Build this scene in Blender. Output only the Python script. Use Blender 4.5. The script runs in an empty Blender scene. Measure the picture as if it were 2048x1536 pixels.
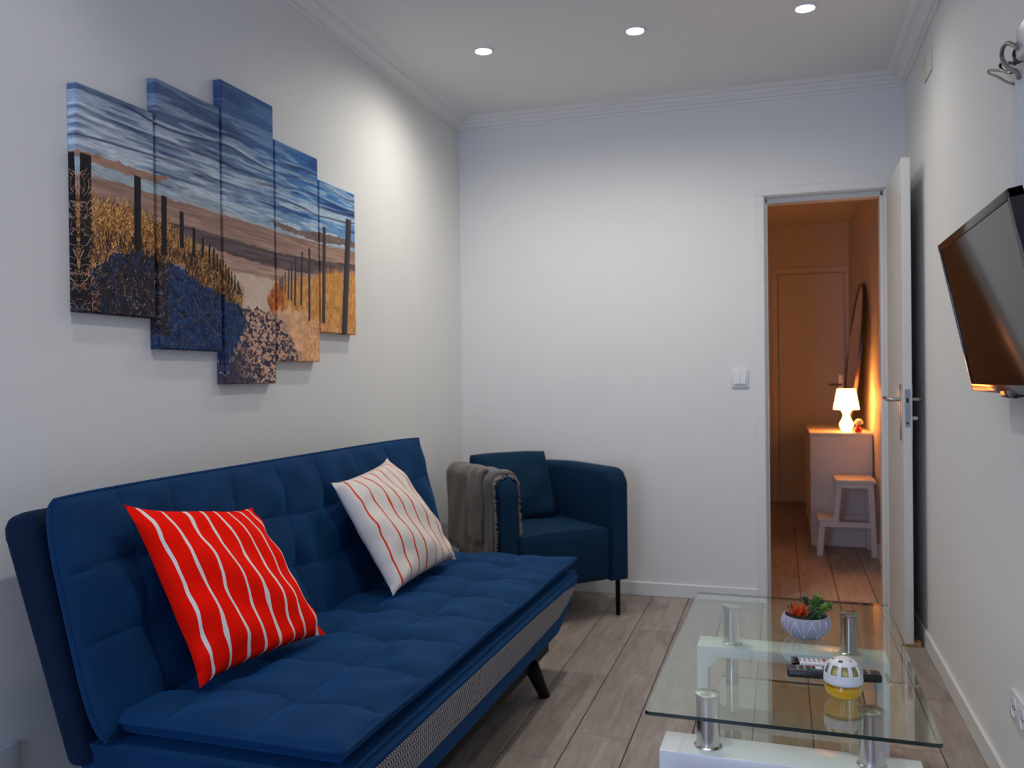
import bpy, bmesh, math, random
import numpy as np
from mathutils import Vector, Matrix
random.seed(7); RNG = np.random.default_rng(11)
D = bpy.data; SC = bpy.context.scene; COL = SC.collection
R = math.radians

# ------------------------------------------------------------------ camera
F_PX, YAW, PIT, ROL, CAM_H = 1707.6, .3056, -.0076, .0117, 1.1588
def cam_matrix():
    s, c = math.sin(YAW), math.cos(YAW); A = Matrix(((c, s, 0), (0, 0, 1), (-s, c, 0)))
    s, c = math.sin(PIT), math.cos(PIT); B = Matrix(((1, 0, 0), (0, c, -s), (0, s, c)))
    s, c = math.sin(ROL), math.cos(ROL); Cc = Matrix(((c, -s, 0), (s, c, 0), (0, 0, 1)))
    M = Cc @ B @ A
    rot = Matrix((M[0], M[1], -M[2])).transposed()
    return Matrix.Translation((0, 0, CAM_H)) @ rot.to_4x4()
cam = D.cameras.new('camera'); camo = D.objects.new('camera', cam); COL.objects.link(camo)
cam.sensor_width = 36; cam.sensor_fit = 'HORIZONTAL'; cam.lens = F_PX / 2048 * 36
cam.clip_start = .05; camo.matrix_world = cam_matrix(); SC.camera = camo
cam.dof.use_dof = True; cam.dof.focus_distance = 2.0; cam.dof.aperture_fstop = 5.0

# ------------------------------------------------------------------ light, exposure
SC.view_settings.view_transform = 'Standard'; SC.view_settings.look = 'None'
SC.view_settings.gamma = 1; SC.view_settings.use_curve_mapping = False
SC.view_settings.exposure = 0.14
SKY_COL, SKY_STR = (.50, .62, 1.0), 8.0
SPOT_COL = (1.0, .955, .86)
LAMP_COL, LAMP_STR = (1.0, .30, .055), 25.0
wd = D.worlds.new('daylight'); SC.world = wd; wd.use_nodes = True
wd.node_tree.nodes['Background'].inputs[0].default_value = (*SKY_COL, 1)
wd.node_tree.nodes['Background'].inputs[1].default_value = SKY_STR

RL, RR, YB, YF, HC = -1.7157, .5787, 4.5008, -1.9, 2.60      # left, right, back, front wall planes, ceiling
HALL_Y, HALL_L, HALL_R, HALL_H = 8.156, -1.1, .582, 2.50
WX0, WX1, WZ0, WZ1 = -1.62, -.52, .12, 2.2                # tall window behind the camera
pa = D.lights.new('window_portal', 'AREA'); pa.shape = 'RECTANGLE'; pa.size = WX1-WX0; pa.size_y = WZ1-WZ0
pa.cycles.is_portal = True
po = D.objects.new('window_portal', pa); COL.objects.link(po)
po.location = ((WX0+WX1)/2, YF-.10, (WZ0+WZ1)/2); po.rotation_euler = (R(90), 0, 0)
# recessed spots: x, y, power, beam; the rows beside the camera are out of frame
SPOTS = [(-1.236, 3.557, 26, 168), (-.567, 3.557, 30, 168), (.102, 3.557, 8, 168), (-1.236, 1.55, 8, 118), (-.567, 1.55, 30, 118), (.102, 1.55, 7, 118)]
for x, y, pw, ang in SPOTS:
    l = D.lights.new('downlight_bulb', 'SPOT'); l.energy = pw; l.color = SPOT_COL
    l.spot_size = R(ang); l.spot_blend = 1.0; l.shadow_soft_size = .03
    o = D.objects.new('downlight_bulb', l); COL.objects.link(o); o.location = (x, y, 2.58)

# ------------------------------------------------------------------ materials
def lin(c): return tuple((x/255/12.92 if x/255 <= .04045 else ((x/255+.055)/1.055)**2.4) for x in c)
class NT:
    def __init__(s, name):
        s.m = D.materials.new(name); s.m.use_nodes = True; s.t = s.m.node_tree; s.n = s.t.nodes
        s.b = s.n['Principled BSDF']; s.out = s.n['Material Output']
    def new(s, typ, **kw):
        n = s.n.new('ShaderNode'+typ)
        for k, v in kw.items():
            if k.startswith('i_'):
                key = k[2:]; key = int(key) if key.isdigit() else key.replace('_', ' ')
                n.inputs[key].default_value = v
            else: setattr(n, k, v)
        return n
    def link(s, a, b): s.t.links.new(a, b)
    def math(s, op, a, b=None, c=None, clamp=False):
        n = s.n.new('ShaderNodeMath'); n.operation = op; n.use_clamp = clamp
        for i, v in enumerate((a, b, c)):
            if v is None: continue
            if isinstance(v, (int, float)): n.inputs[i].default_value = v
            else: s.link(v, n.inputs[i])
        return n.outputs[0]
    def mix(s, fac, a, b):
        n = s.n.new('ShaderNodeMix'); n.data_type = 'RGBA'
        for i, v in ((0, fac), (6, a), (7, b)):
            if isinstance(v, (int, float)): n.inputs[i].default_value = v
            elif isinstance(v, tuple): n.inputs[i].default_value = (*v[:3], 1)
            else: s.link(v, n.inputs[i])
        return n.outputs[2]
    def bump(s, h, strength=.2, dist=.01):
        n = s.new('Bump'); n.inputs['Strength'].default_value = strength; n.inputs['Distance'].default_value = dist
        s.link(h, n.inputs['Height']); s.link(n.outputs[0], s.b.inputs['Normal']); return n
def mat(name, col, rough=.5, metal=0., spec=.5, bump=0, bscale=200, var=0, **kw):
    t = NT(name); t.b.inputs['Base Color'].default_value = (*col, 1); t.b.inputs['Roughness'].default_value = rough
    t.b.inputs['Metallic'].default_value = metal; t.b.inputs['Specular IOR Level'].default_value = spec
    for k, v in kw.items(): t.b.inputs[k.replace('_', ' ')].default_value = v
    tc = t.new('TexCoord')
    nz = t.new('TexNoise', i_Scale=bscale, i_Detail=3.0); t.link(tc.outputs['Object'], nz.inputs['Vector'])
    if bump: t.bump(nz.outputs['Fac'], bump, .002)
    if var:
        n2 = t.new('TexNoise', i_Scale=bscale*.12, i_Detail=4.0); t.link(tc.outputs['Object'], n2.inputs['Vector'])
        t.link(t.mix(n2.outputs['Fac'], tuple(c*(1-var) for c in col), tuple(min(1, c*(1+var)) for c in col)), t.b.inputs['Base Color'])
    return t.m
M = {}
M['wall'] = mat('wall_paint', (.80, .795, .775), .6, bump=.12, bscale=260, var=.015)
M['ceiling'] = mat('ceiling_paint', (.80, .80, .785), .7, bump=.05)
M['trim'] = mat('white_gloss_trim', (.78, .775, .75), .35, var=.02)
M['hallwall'] = mat('hall_wall_paint', (.72, .70, .67), .6, bump=.08, bscale=260)
M['doorwhite'] = mat('door_lacquer', (.74, .73, .69), .38, var=.02)
M['grout'] = mat('dark_joint', (.12, .10, .088), .9, bump=.2)
M['lacq'] = mat('white_high_gloss', (.80, .80, .82), .26, var=.01)
M['chrome'] = mat('brushed_steel', (.62, .61, .60), .22, 1.0, var=.04)
t = NT('spun_steel_cap'); t.b.inputs['Base Color'].default_value = (.6, .6, .58, 1); t.b.inputs['Metallic'].default_value = 1; t.b.inputs['Roughness'].default_value = .30
t.b.inputs['Anisotropic'].default_value = .9; tg_ = t.new('Tangent', direction_type='RADIAL', axis='Z'); t.link(tg_.outputs[0], t.b.inputs['Tangent']); M['spun'] = t.m
M['blackmetal'] = mat('black_metal', (.003, .003, .0035), .55, 0, spec=.15, bump=.05)
M['blackplastic'] = mat('black_plastic', (.010, .010, .012), .35, bump=.03)
M['blackgloss'] = mat('black_gloss_plastic', (.010, .008, .010), .14)
M['screen'] = mat('tv_screen', (.005, .004, .004), .05, spec=.28)
M['nickel'] = mat('satin_nickel', (.50, .47, .43), .32, 1.0)
M['plate'] = mat('zinc_plate', (.33, .33, .35), .45, 1.0, var=.25, bscale=300)
M['whiteplastic'] = mat('white_plastic', (.76, .77, .79), .3, var=.01)
M['oldplastic'] = mat('aged_white_plastic', (.70, .69, .58), .4, var=.03)
M['greycable'] = mat('grey_cable', (.22, .20, .18), .5)
M['wood'] = mat('wedge_wood', (.48, .27, .10), .6, var=.3, bscale=120)
M['whitepaint'] = mat('white_painted_wood', (.70, .69, .68), .45, var=.02)
M['dresser'] = mat('grey_white_foil', (.72, .71, .68), .4, var=.02)
M['darkgap'] = mat('dark_gap', (.02, .018, .016), .8)
M['rim'] = mat('dark_wood_rim', (.07, .035, .018), .4, var=.2)
M['mirror'] = mat('mirror_silver', (.55, .50, .42), .05, 1.0)
M['red'] = mat('red_glass', (.45, .012, .012), .12, var=.1)
M['palecap'] = mat('pale_cap', (.45, .42, .42), .4)
M['clay'] = mat('lavender_grey_cement', (.36, .355, .46), .75, bump=.25, bscale=350, var=.12)
M['claywhite'] = mat('white_line_glaze', (.78, .78, .84), .5)
M['soil'] = mat('dark_soil', (.02, .015, .012), .95, bump=.8)
M['sleevegold'] = mat('pale_gel', (.62, .52, .17), .5)
M['redbtn'] = mat('red_button', (.55, .02, .02), .4)
M['greenbtn'] = mat('green_button', (.02, .35, .10), .4)
M['bluebtn'] = mat('blue_button', (.03, .15, .45), .4)
M['greybtn'] = mat('grey_button', (.35, .36, .40), .4)
M['canvasback'] = mat('canvas_edge', (.5, .48, .45), .8)

def emis(name, col, strength):
    t = NT(name); t.b.inputs['Base Color'].default_value = (.8, .8, .8, 1)
    t.b.inputs['Emission Color'].default_value = (*col, 1); t.b.inputs['Emission Strength'].default_value = strength
    return t.m
M['lens'] = emis('led_lens', (1, .98, .96), 14)
M['shade'] = emis('glowing_shade', LAMP_COL, LAMP_STR)
M['lampbase'] = emis('glowing_base', LAMP_COL, LAMP_STR*.6)

def fabric(name, col, sheen=.4, sheentint=(.2, .4, .9), rough=.85, weave=900, var=.18, wr=0):
    t = NT(name); b = t.b; b.inputs['Roughness'].default_value = rough; b.inputs['Specular IOR Level'].default_value = .2
    b.inputs['Sheen Weight'].default_value = sheen; b.inputs['Sheen Roughness'].default_value = .45
    b.inputs['Sheen Tint'].default_value = (*sheentint, 1)
    tc = t.new('TexCoord')
    n1 = t.new('TexNoise', i_Scale=7.0, i_Detail=5.0); t.link(tc.outputs['Object'], n1.inputs['Vector'])
    n2 = t.new('TexNoise', i_Scale=float(weave), i_Detail=2.0); t.link(tc.outputs['Object'], n2.inputs['Vector'])
    f = t.math('ADD', t.math('MULTIPLY', n1.outputs['Fac'], .7), t.math('MULTIPLY', n2.outputs['Fac'], .3))
    t.link(t.mix(f, tuple(c*(1-2*var) for c in col), tuple(c*(1+2*var) for c in col)), b.inputs['Base Color'])
    h = n2.outputs['Fac']
    if wr:
        n3 = t.new('TexNoise', i_Scale=14.0, i_Detail=3.0, i_Distortion=1.2)
        mp = t.new('Mapping'); mp.inputs['Scale'].default_value = (1, .35, 1)
        t.link(tc.outputs['Object'], mp.inputs['Vector']); t.link(mp.outputs[0], n3.inputs['Vector'])
        h = t.math('ADD', t.math('MULTIPLY', n2.outputs['Fac'], .08), t.math('MULTIPLY', n3.outputs['Fac'], wr))
    t.bump(h, .35, .004)
    return t.m
M['velvet'] = fabric('blue_velvet', (.0008, .029, .094), .30, (.02, .28, .80), wr=1.0)
M['velvetshaded'] = fabric('blue_velvet_shaded', (.0008, .010, .032), .10, (.10, .36, .80))  # same blue velvet, darkened: the shade on the back shell is in the colour
M['chairfab'] = fabric('navy_weave', (.0026, .026, .062), .14, (.03, .2, .4), weave=500)
M['throw'] = fabric('grey_fleece', (.125, .112, .104), .6, (.8, .75, .7), rough=.95, weave=160, var=.3)
M['fringe'] = mat('grey_fringe', (.24, .215, .20), .9, var=.3)

def stripes(name, base, line, n, width, seedoff):
    t = NT(name); b = t.b; b.inputs['Roughness'].default_value = .85; b.inputs['Specular IOR Level'].default_value = .06
    uv = t.new('UVMap'); sep = t.new('SeparateXYZ'); t.link(uv.outputs[0], sep.inputs[0])
    nz = t.new('TexNoise', i_Scale=2.2, i_Detail=1.5); nz.noise_dimensions = '3D'
    cmb = t.new('CombineXYZ'); t.link(t.math('ADD', t.math('MULTIPLY', sep.outputs[0], 3.0), seedoff), cmb.inputs[0])
    t.link(t.math('MULTIPLY', sep.outputs[1], 1.6), cmb.inputs[1]); t.link(cmb.outputs[0], nz.inputs['Vector'])
    x = t.math('ADD', t.math('MULTIPLY', sep.outputs[0], float(n)), t.math('MULTIPLY', t.math('SUBTRACT', nz.outputs['Fac'], .5), .55))
    d = t.math('ABSOLUTE', t.math('SUBTRACT', t.math('FRACT', x), .5))
    nw = t.new('TexNoise', i_Scale=3.1); t.link(cmb.outputs[0], nw.inputs['Vector'])
    w = t.math('MULTIPLY', t.math('ADD', nw.outputs['Fac'], .45), width)
    m = t.math('LESS_THAN', d, w)
    tc = t.new('TexCoord'); n2 = t.new('TexNoise', i_Scale=700.0); t.link(tc.outputs['Object'], n2.inputs['Vector'])
    n3 = t.new('TexNoise', i_Scale=16.0, i_Detail=2.0); t.link(tc.outputs['Object'], n3.inputs['Vector'])
    t.link(t.mix(m, base, line), b.inputs['Base Color'])
    t.bump(t.math('ADD', t.math('MULTIPLY', n2.outputs['Fac'], .12), n3.outputs['Fac']), .35, .006)
    return t.m
M['redstripe'] = stripes('red_cotton_white_lines', (.96, .008, .0015), (.82, .74, .68), 8, .085, 0.0)
M['whitestripe'] = stripes('cream_cotton_red_lines', (.80, .74, .67), (.78, .055, .01), 8, .062, 7.3)

def plank_mat():
    t = NT('greige_plank'); b = t.b
    tc = t.new('TexCoord'); oi = t.new('ObjectInfo')
    add = t.new('VectorMath', operation='ADD'); t.link(tc.outputs['Object'], add.inputs[0])
    sc = t.new('VectorMath', operation='SCALE'); sc.inputs[0].default_value = (13.1, 27.7, 5.3); t.link(oi.outputs['Random'], sc.inputs['Scale'])
    t.link(sc.outputs[0], add.inputs[1])
    mp = t.new('Mapping'); mp.inputs['Scale'].default_value = (14, 2.2, 1); t.link(add.outputs[0], mp.inputs['Vector'])
    n = t.new('TexNoise', i_Scale=1.6, i_Detail=6.0, i_Roughness=.62, i_Distortion=.8); t.link(mp.outputs[0], n.inputs['Vector'])
    mp2 = t.new('Mapping'); mp2.inputs['Scale'].default_value = (90, 5, 1); t.link(add.outputs[0], mp2.inputs['Vector'])
    n2 = t.new('TexNoise', i_Scale=1.5, i_Detail=3.0); t.link(mp2.outputs[0], n2.inputs['Vector'])
    f = t.math('ADD', t.math('MULTIPLY', n.outputs['Fac'], .75), t.math('MULTIPLY', n2.outputs['Fac'], .25))
    ramp = t.new('ValToRGB'); t.link(f, ramp.inputs[0]); e = ramp.color_ramp.elements
    e[0].position = .28; e[0].color = (.20, .160, .135, 1); e[1].position = .75; e[1].color = (.47, .40, .355, 1)
    m = e = ramp.color_ramp.elements.new(.5); m.color = (.32, .265, .23, 1)
    v = t.math('ADD', t.math('MULTIPLY', oi.outputs['Random'], .22), .89)
    mul = t.new('VectorMath', operation='SCALE'); t.link(ramp.outputs[0], mul.inputs[0]); t.link(v, mul.inputs['Scale'])
    t.link(mul.outputs[0], b.inputs['Base Color']); b.inputs['Roughness'].default_value = .42
    t.bump(n2.outputs['Fac'], .12, .002)
    return t.m
M['plank'] = plank_mat()

def archglass(name, tint, boost=1.7):
    t = NT(name); t.n.remove(t.b)
    tr = t.new('BsdfTransparent'); tr.inputs[0].default_value = (*tint, 1)
    gl = t.new('BsdfGlossy'); gl.inputs['Roughness'].default_value = .0; gl.inputs[0].default_value = (.95, 1, .97, 1)
    fr = t.new('Fresnel'); fr.inputs[0].default_value = 1.5
    geo = t.new('NewGeometry')
    f = t.math('MULTIPLY', fr.outputs[0], boost, clamp=True)
    f = t.math('MULTIPLY', f, t.math('SUBTRACT', 1.0, geo.outputs['Backfacing']))
    mx = t.new('MixShader'); t.link(f, mx.inputs[0]); t.link(tr.outputs[0], mx.inputs[1]); t.link(gl.outputs[0], mx.inputs[2])
    t.link(mx.outputs[0], t.out.inputs[0]); return t.m
M['glass'] = archglass('table_glass', (.905, .965, .92))
M['pane'] = archglass('window_glass', (.98, .99, .985))
M['bowlglass'] = archglass('bottle_glass', (.99, .98, .95), 1.2)
M['glassedge'] = mat('green_glass_edge', (.003, .020, .014), .08, spec=.8)
def liquid():
    t = NT('yellow_liquid'); b = t.b
    b.inputs['Base Color'].default_value = (1.0, .56, .004, 1); b.inputs['Roughness'].default_value = .03
    b.inputs['Transmission Weight'].default_value = .28; b.inputs['IOR'].default_value = 1.33
    return t.m
M['liquid'] = liquid()
def herring():
    t = NT('herringbone_tape'); b = t.b; b.inputs['Roughness'].default_value = .8
    tc = t.new('TexCoord'); sp = t.new('SeparateXYZ'); t.link(tc.outputs['Object'], sp.inputs[0])
    tri = t.math('PINGPONG', sp.outputs[2], .012)
    s = t.math('FRACT', t.math('DIVIDE', t.math('ADD', sp.outputs[1], tri), .0115))
    m = t.math('GREATER_THAN', s, .5)
    t.link(t.mix(m, (.020, .032, .065), (.46, .45, .46)), b.inputs['Base Color'])
    t.bump(m, .2, .002); return t.m
M['herring'] = herring()
def leafmat(name, c1, c2):
    t = NT(name); tc = t.new('TexCoord'); n = t.new('TexNoise', i_Scale=45.0, i_Detail=2.0); t.link(tc.outputs['Object'], n.inputs['Vector'])
    cr = t.new('ValToRGB'); t.link(n.outputs['Fac'], cr.inputs[0]); cr.color_ramp.elements[0].position = .38; cr.color_ramp.elements[1].position = .62
    cr.color_ramp.elements[0].color = (*c1, 1); cr.color_ramp.elements[1].color = (*c2, 1)
    t.link(cr.outputs[0], t.b.inputs['Base Color']); t.b.inputs['Roughness'].default_value = .5; return t.m
M['petal'] = leafmat('coral_succulent', (.55, .022, .008), (.66, .10, .015))
M['leaf'] = leafmat('bright_green_leaf', (.07, .20, .03), (.24, .40, .07))
M['leafdark'] = leafmat('blue_green_leaf', (.03, .10, .04), (.09, .20, .10))

# ------------------------------------------------------------------ mesh helpers
def box(bm, lo, hi, bev=0, seg=2):
    lo, hi = Vector(lo), Vector(hi); c = (lo+hi)/2; s = hi-lo
    r = bmesh.ops.create_cube(bm, size=1, matrix=Matrix.Translation(c) @ Matrix.Diagonal((*s, 1)))
    if bev:
        vs = set(r['verts']); es = [e for e in bm.edges if e.verts[0] in vs and e.verts[1] in vs]
        bmesh.ops.bevel(bm, geom=es, offset=bev, segments=seg, affect='EDGES', profile=.5)
    return bm
def cyl(bm, p0, p1, r0, r1=None, seg=24, bev=0):
    p0, p1 = Vector(p0), Vector(p1); r1 = r0 if r1 is None else r1; d = p1-p0
    q = d.to_track_quat('Z', 'Y').to_matrix().to_4x4()
    r = bmesh.ops.create_cone(bm, cap_ends=True, segments=seg, radius1=r0, radius2=r1, depth=d.length, matrix=Matrix.Translation((p0+p1)/2) @ q)
    if bev:
        vs = set(r['verts']); es = [e for e in bm.edges if e.verts[0] in vs and e.verts[1] in vs and any(len(f.verts) > 4 for f in e.link_faces)]
        bmesh.ops.bevel(bm, geom=es, offset=bev, segments=2, affect='EDGES', profile=.5)
    return bm
def lathe(bm, prof, seg=32, c=(0, 0, 0), capb=True, capt=True):
    rings = []
    for r, z in prof:
        rings.append([bm.verts.new((c[0]+r*math.cos(2*math.pi*k/seg), c[1]+r*math.sin(2*math.pi*k/seg), c[2]+z)) for k in range(seg)])
    for a, b in zip(rings, rings[1:]):
        for k in range(seg): bm.faces.new((a[k], a[(k+1) % seg], b[(k+1) % seg], b[k]))
    if capb: bm.faces.new(rings[0][::-1])
    if capt: bm.faces.new(rings[-1])
    return bm
def tube(bm, pts, r, seg=8, closed=False, caps=True):
    pts = [Vector(p) for p in pts]; n = len(pts); rings = []; up = None
    for i, p in enumerate(pts):
        a = pts[(i-1) % n] if (closed or i) else p; b = pts[(i+1) % n] if (closed or i < n-1) else p
        t = (b-a).normalized()
        if up is None:
            up = Vector((0, 0, 1)) if abs(t.z) < .9 else Vector((1, 0, 0))
        x = t.cross(up)
        if x.length < 1e-6: x = t.orthogonal()
        x.normalize(); y = x.cross(t).normalized(); up = y
        rr = r[i] if isinstance(r, (list, tuple)) else r
        rings.append([bm.verts.new(p + x*rr*math.cos(2*math.pi*k/seg) + y*rr*math.sin(2*math.pi*k/seg)) for k in range(seg)])
    m = n if closed else n-1
    for i in range(m):
        a, b = rings[i], rings[(i+1) % n]
        for k in range(seg): bm.faces.new((a[k], a[(k+1) % seg], b[(k+1) % seg], b[k]))
    if caps and not closed: bm.faces.new(rings[0][::-1]); bm.faces.new(rings[-1])
    return bm
def smooth_path(pts, n=8):
    P = [Vector(p) for p in pts]; out = []
    for i in range(len(P)-1):
        p0, p1, p2, p3 = P[max(i-1, 0)], P[i], P[i+1], P[min(i+2, len(P)-1)]
        for k in range(n):
            t = k/n
            out.append(.5*((2*p1)+(p2-p0)*t+(2*p0-5*p1+4*p2-p3)*t*t+(3*p1-p0-3*p2+p3)*t**3))
    return out+[P[-1]]
def prism(bm, poly, axis, a, b, bev=0, seg=2):
    def P(q, v):
        q = list(q); q.insert(axis, v); return q
    A = [bm.verts.new(P(q, a)) for q in poly]; B = [bm.verts.new(P(q, b)) for q in poly]
    n = len(poly); fs = [bm.faces.new(A), bm.faces.new(B[::-1])]
    for k in range(n): fs.append(bm.faces.new((A[k], B[k], B[(k+1) % n], A[(k+1) % n])))
    bmesh.ops.recalc_face_normals(bm, faces=fs)
    if bev:
        es = list({e for f in fs for e in f.edges})
        bmesh.ops.bevel(bm, geom=es, offset=bev, segments=seg, affect='EDGES', profile=.5)
    return bm
def nb(): return bmesh.new()
def obj(name, bm, m, parent=None, ang=35, smooth=True, fix=True):
    if fix: bmesh.ops.recalc_face_normals(bm, faces=bm.faces)
    me = D.meshes.new(name); bm.to_mesh(me); bm.free()
    for mm in (m if isinstance(m, (list, tuple)) else [m]): me.materials.append(mm)
    if smooth:
        me.polygons.foreach_set('use_smooth', [True]*len(me.polygons))
        me.set_sharp_from_angle(angle=R(ang))
    o = D.objects.new(name, me); COL.objects.link(o)
    if parent: o.parent = parent
    return o
def tag(o, label, cat=None, group=None, kind=None):
    o['label'] = label
    if cat: o['category'] = cat
    if group: o['group'] = group
    if kind: o['kind'] = kind
    return o
def thing(name, label, cat, loc=(0, 0, 0), rotz=0, group=None, kind=None):
    o = D.objects.new(name, None); COL.objects.link(o); o.empty_display_size = .05
    o.location = loc; o.rotation_euler = (0, 0, rotz); return tag(o, label, cat, group, kind)
def struct(name, bm, m, label, cat, **kw):
    return tag(obj(name, bm, m, **kw), label, cat, kind='structure')

# ------------------------------------------------------------------ room shell
T = .12
b = box(nb(), (RL-T, YF-T, -.05), (RR+T, HALL_Y+T, -.008))
box(b, (HALL_L-T, YB, -.05), (RL-T+.001, HALL_Y+T, -.008)) if HALL_L < RL else None
floor = struct('floor', b, M['grout'], 'grey-brown wood-look plank floor running through the doorway', 'floor')
struct('ceiling', box(nb(), (RL-T, YF-T, HC), (RR+T, YB+.01, HC+.1)), M['ceiling'], 'plain white ceiling of the living room', 'ceiling')
struct('wall_left', box(nb(), (RL-T, YF-T, 0), (RL, YB+T, HC)), M['wall'], 'long white wall behind the blue sofa', 'wall')
struct('wall_right', box(nb(), (RR, YF-T, 0), (RR+T, YB+T, HC)), M['wall'], 'white wall carrying the television', 'wall')
DX0, DX1, DZ = -.082, .492, 2.062
b = box(nb(), (RL, YB, 0), (DX0, YB+T, HC)); box(b, (DX1, YB, 0), (RR, YB+T, HC)); box(b, (DX0, YB, DZ), (DX1, YB+T, HC))
struct('wall_back', b, M['wall'], 'white end wall with the doorway', 'wall')
b = box(nb(), (RL, YF-T, 0), (WX0, YF, HC)); box(b, (WX1, YF-T, 0), (RR, YF, HC)); box(b, (WX0, YF-T, 0), (WX1, YF, WZ0)); box(b, (WX0, YF-T, WZ1), (WX1, YF, HC))
struct('wall_front', b, M['wall'], 'white wall with the tall window opposite the doorway', 'wall')
# window (daylight source, out of frame)
w = thing('window_1', 'tall white framed two-sash window opposite the doorway', 'window', ((WX0+WX1)/2, YF-.05, WZ0), kind='structure')
hw, hh = (WX1-WX0)/2, WZ1-WZ0
b = nb()
for lo, hi in (((-hw, -.03, 0), (-hw+.05, .03, hh)), ((hw-.05, -.03, 0), (hw, .03, hh)), ((-hw+.05, -.03, 0), (hw-.05, .03, .05)), ((-hw+.05, -.03, hh-.05), (hw-.05, .03, hh)), ((-.035, -.03, .05), (.035, .03, hh-.05))):
    box(b, lo, hi, .004, 1)
obj('frame', b, M['trim'], w)
for s_ in (-1, 1): obj('pane', box(nb(), (min(s_*.035, s_*(hw-.05)), -.003, .05), (max(s_*.035, s_*(hw-.05)), .003, hh-.05)), M['pane'], w)
obj('sill', box(nb(), (-hw, .03, -.02), (hw, .075, .0), .004), M['trim'], w)

# baseboards
BH, BT = .072, .012
def base(name, lo, hi, label): struct(name, box(nb(), lo, hi, .003, 1), M['trim'], label, 'baseboard')
base('baseboard_left', (RL, YF, 0), (RL+BT, YB, BH), 'white skirting under the long wall behind the sofa')
base('baseboard_back', (RL+BT, YB-BT, 0), (-.122, YB, BH), 'white skirting between armchair and doorway')
b = box(nb(), (RR-BT, YF, 0), (RR, 1.905, BH), .003, 1); box(b, (RR-BT, 1.908, 0), (RR, YB-.03, BH), .003, 1)
struct('baseboard_right', b, M['trim'], 'white skirting below the television wall with one butt joint', 'baseboard')
base('baseboard_front', (RL+BT, YF, 0), (RR-BT, YF+BT, BH), 'white skirting below the tall window')
# cornice
CP = [(0, 2.537), (.010, 2.537), (.014, 2.548), (.026, 2.550), (.034, 2.562), (.048, 2.572), (.052, 2.582), (.068, 2.584), (.074, 2.592), (.086, 2.600), (0, 2.600)]
struct('trim_1', prism(nb(), [(RL+x, z) for x, z in CP], 1, YF, YB), M['trim'], 'stepped white ceiling cornice above the beach print', 'cornice', ang=20)
struct('trim_2', prism(nb(), [(RR-x, z) for x, z in CP], 1, YF, YB), M['trim'], 'stepped white ceiling cornice above the television', 'cornice', ang=20)
struct('trim_3', prism(nb(), [(YB-x, z) for x, z in CP], 0, RL+.01, RR-.01), M['trim'], 'stepped white ceiling cornice above the doorway wall', 'cornice', ang=20)

# floor planks
PW, PL_, GAP = .185, .60, .0016
X0, STEP = -.4685, .203
def plank(x0, x1, y0, y1):
    if x1-x0 < .02 or y1-y0 < .02: return
    bm = box(nb(), (-(x1-x0)/2+GAP, -(y1-y0)/2+GAP, -.008), ((x1-x0)/2-GAP, (y1-y0)/2-GAP, 0))
    es = [e for e in bm.edges if all(v.co.z > -.001 for v in e.verts)]
    bmesh.ops.bevel(bm, geom=es, offset=.0016, segments=1, affect='EDGES')
    o = obj('plank', bm, M['plank'], floor, smooth=False); o.location = ((x0+x1)/2, (y0+y1)/2, 0)
for r in range(-8, 7):
    xa, xb = X0+r*PW, X0+(r+1)*PW
    off = (2.70+(r+1)*STEP + (-.25 if r == 4 else 0)) % PL_ - 2*PL_
    y = off
    while y < HALL_Y:
        ya, yb = max(y, YF), min(y+PL_, HALL_Y)
        lo, hi = max(xa, RL), min(xb, HALL_R)
        if yb > ya:
            if ya > YB+.05 and xb < -.62: pass
            else: plank(lo, hi, ya, yb)
        y += PL_
# hall shell
struct('wall_hall_right', box(nb(), (HALL_R, YB+T, 0), (HALL_R+T, HALL_Y+T, HALL_H+.1)), M['hallwall'], 'hall wall behind the dresser and round mirror', 'wall')
struct('wall_hall_left', box(nb(), (HALL_L-T, YB+T, 0), (HALL_L, HALL_Y+T, HALL_H+.1)), M['hallwall'], 'hall side wall facing the dresser', 'wall')
struct('wall_hall_back', box(nb(), (HALL_L, HALL_Y, 0), (HALL_R, HALL_Y+T, HALL_H+.1)), M['hallwall'], 'far hall wall with the closed door', 'wall')
struct('ceiling_hall', box(nb(), (HALL_L-T, YB+T, HALL_H), (HALL_R+T, HALL_Y+T, HALL_H+.1)), M['ceiling'], 'hall ceiling beyond the doorway', 'ceiling')
base('baseboard_hall', (HALL_R-BT-.004, YB+T, 0), (HALL_R, HALL_Y, .085), 'white skirting beside the step stool')
# doorway frame
b = nb()
yf = YB-.014
box(b, (DX0-.040, yf, 0), (DX0+.006, YB+.02, DZ-.006), .004, 1); box(b, (DX0-.040, yf, DZ-.006), (DX1+.040, YB+.02, DZ+.040), .004, 1)
box(b, (DX1-.006, yf, 0), (DX1+.040, YB+.02, DZ-.006), .004, 1)
box(b, (DX0-.001, YB+.0, 0), (DX0+.010, YB+T+.01, DZ)); box(b, (DX1-.010, YB, 0), (DX1+.001, YB+T+.01, DZ)); box(b, (DX0, YB, DZ-.010), (DX1, YB+T+.01, DZ+.001))
box(b, (DX0+.008, YB+.04, 0), (DX0+.022, YB+T, DZ-.01), .003, 1); box(b, (DX1-.024, YB+.04, 0), (DX1-.008, YB+T, DZ-.01), .003, 1); box(b, (DX0+.01, YB+.04, DZ-.034), (DX1-.01, YB+T, DZ-.008), .003, 1)
struct('trim_4', b, M['trim'], 'white moulded frame round the open doorway', 'door frame')
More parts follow.
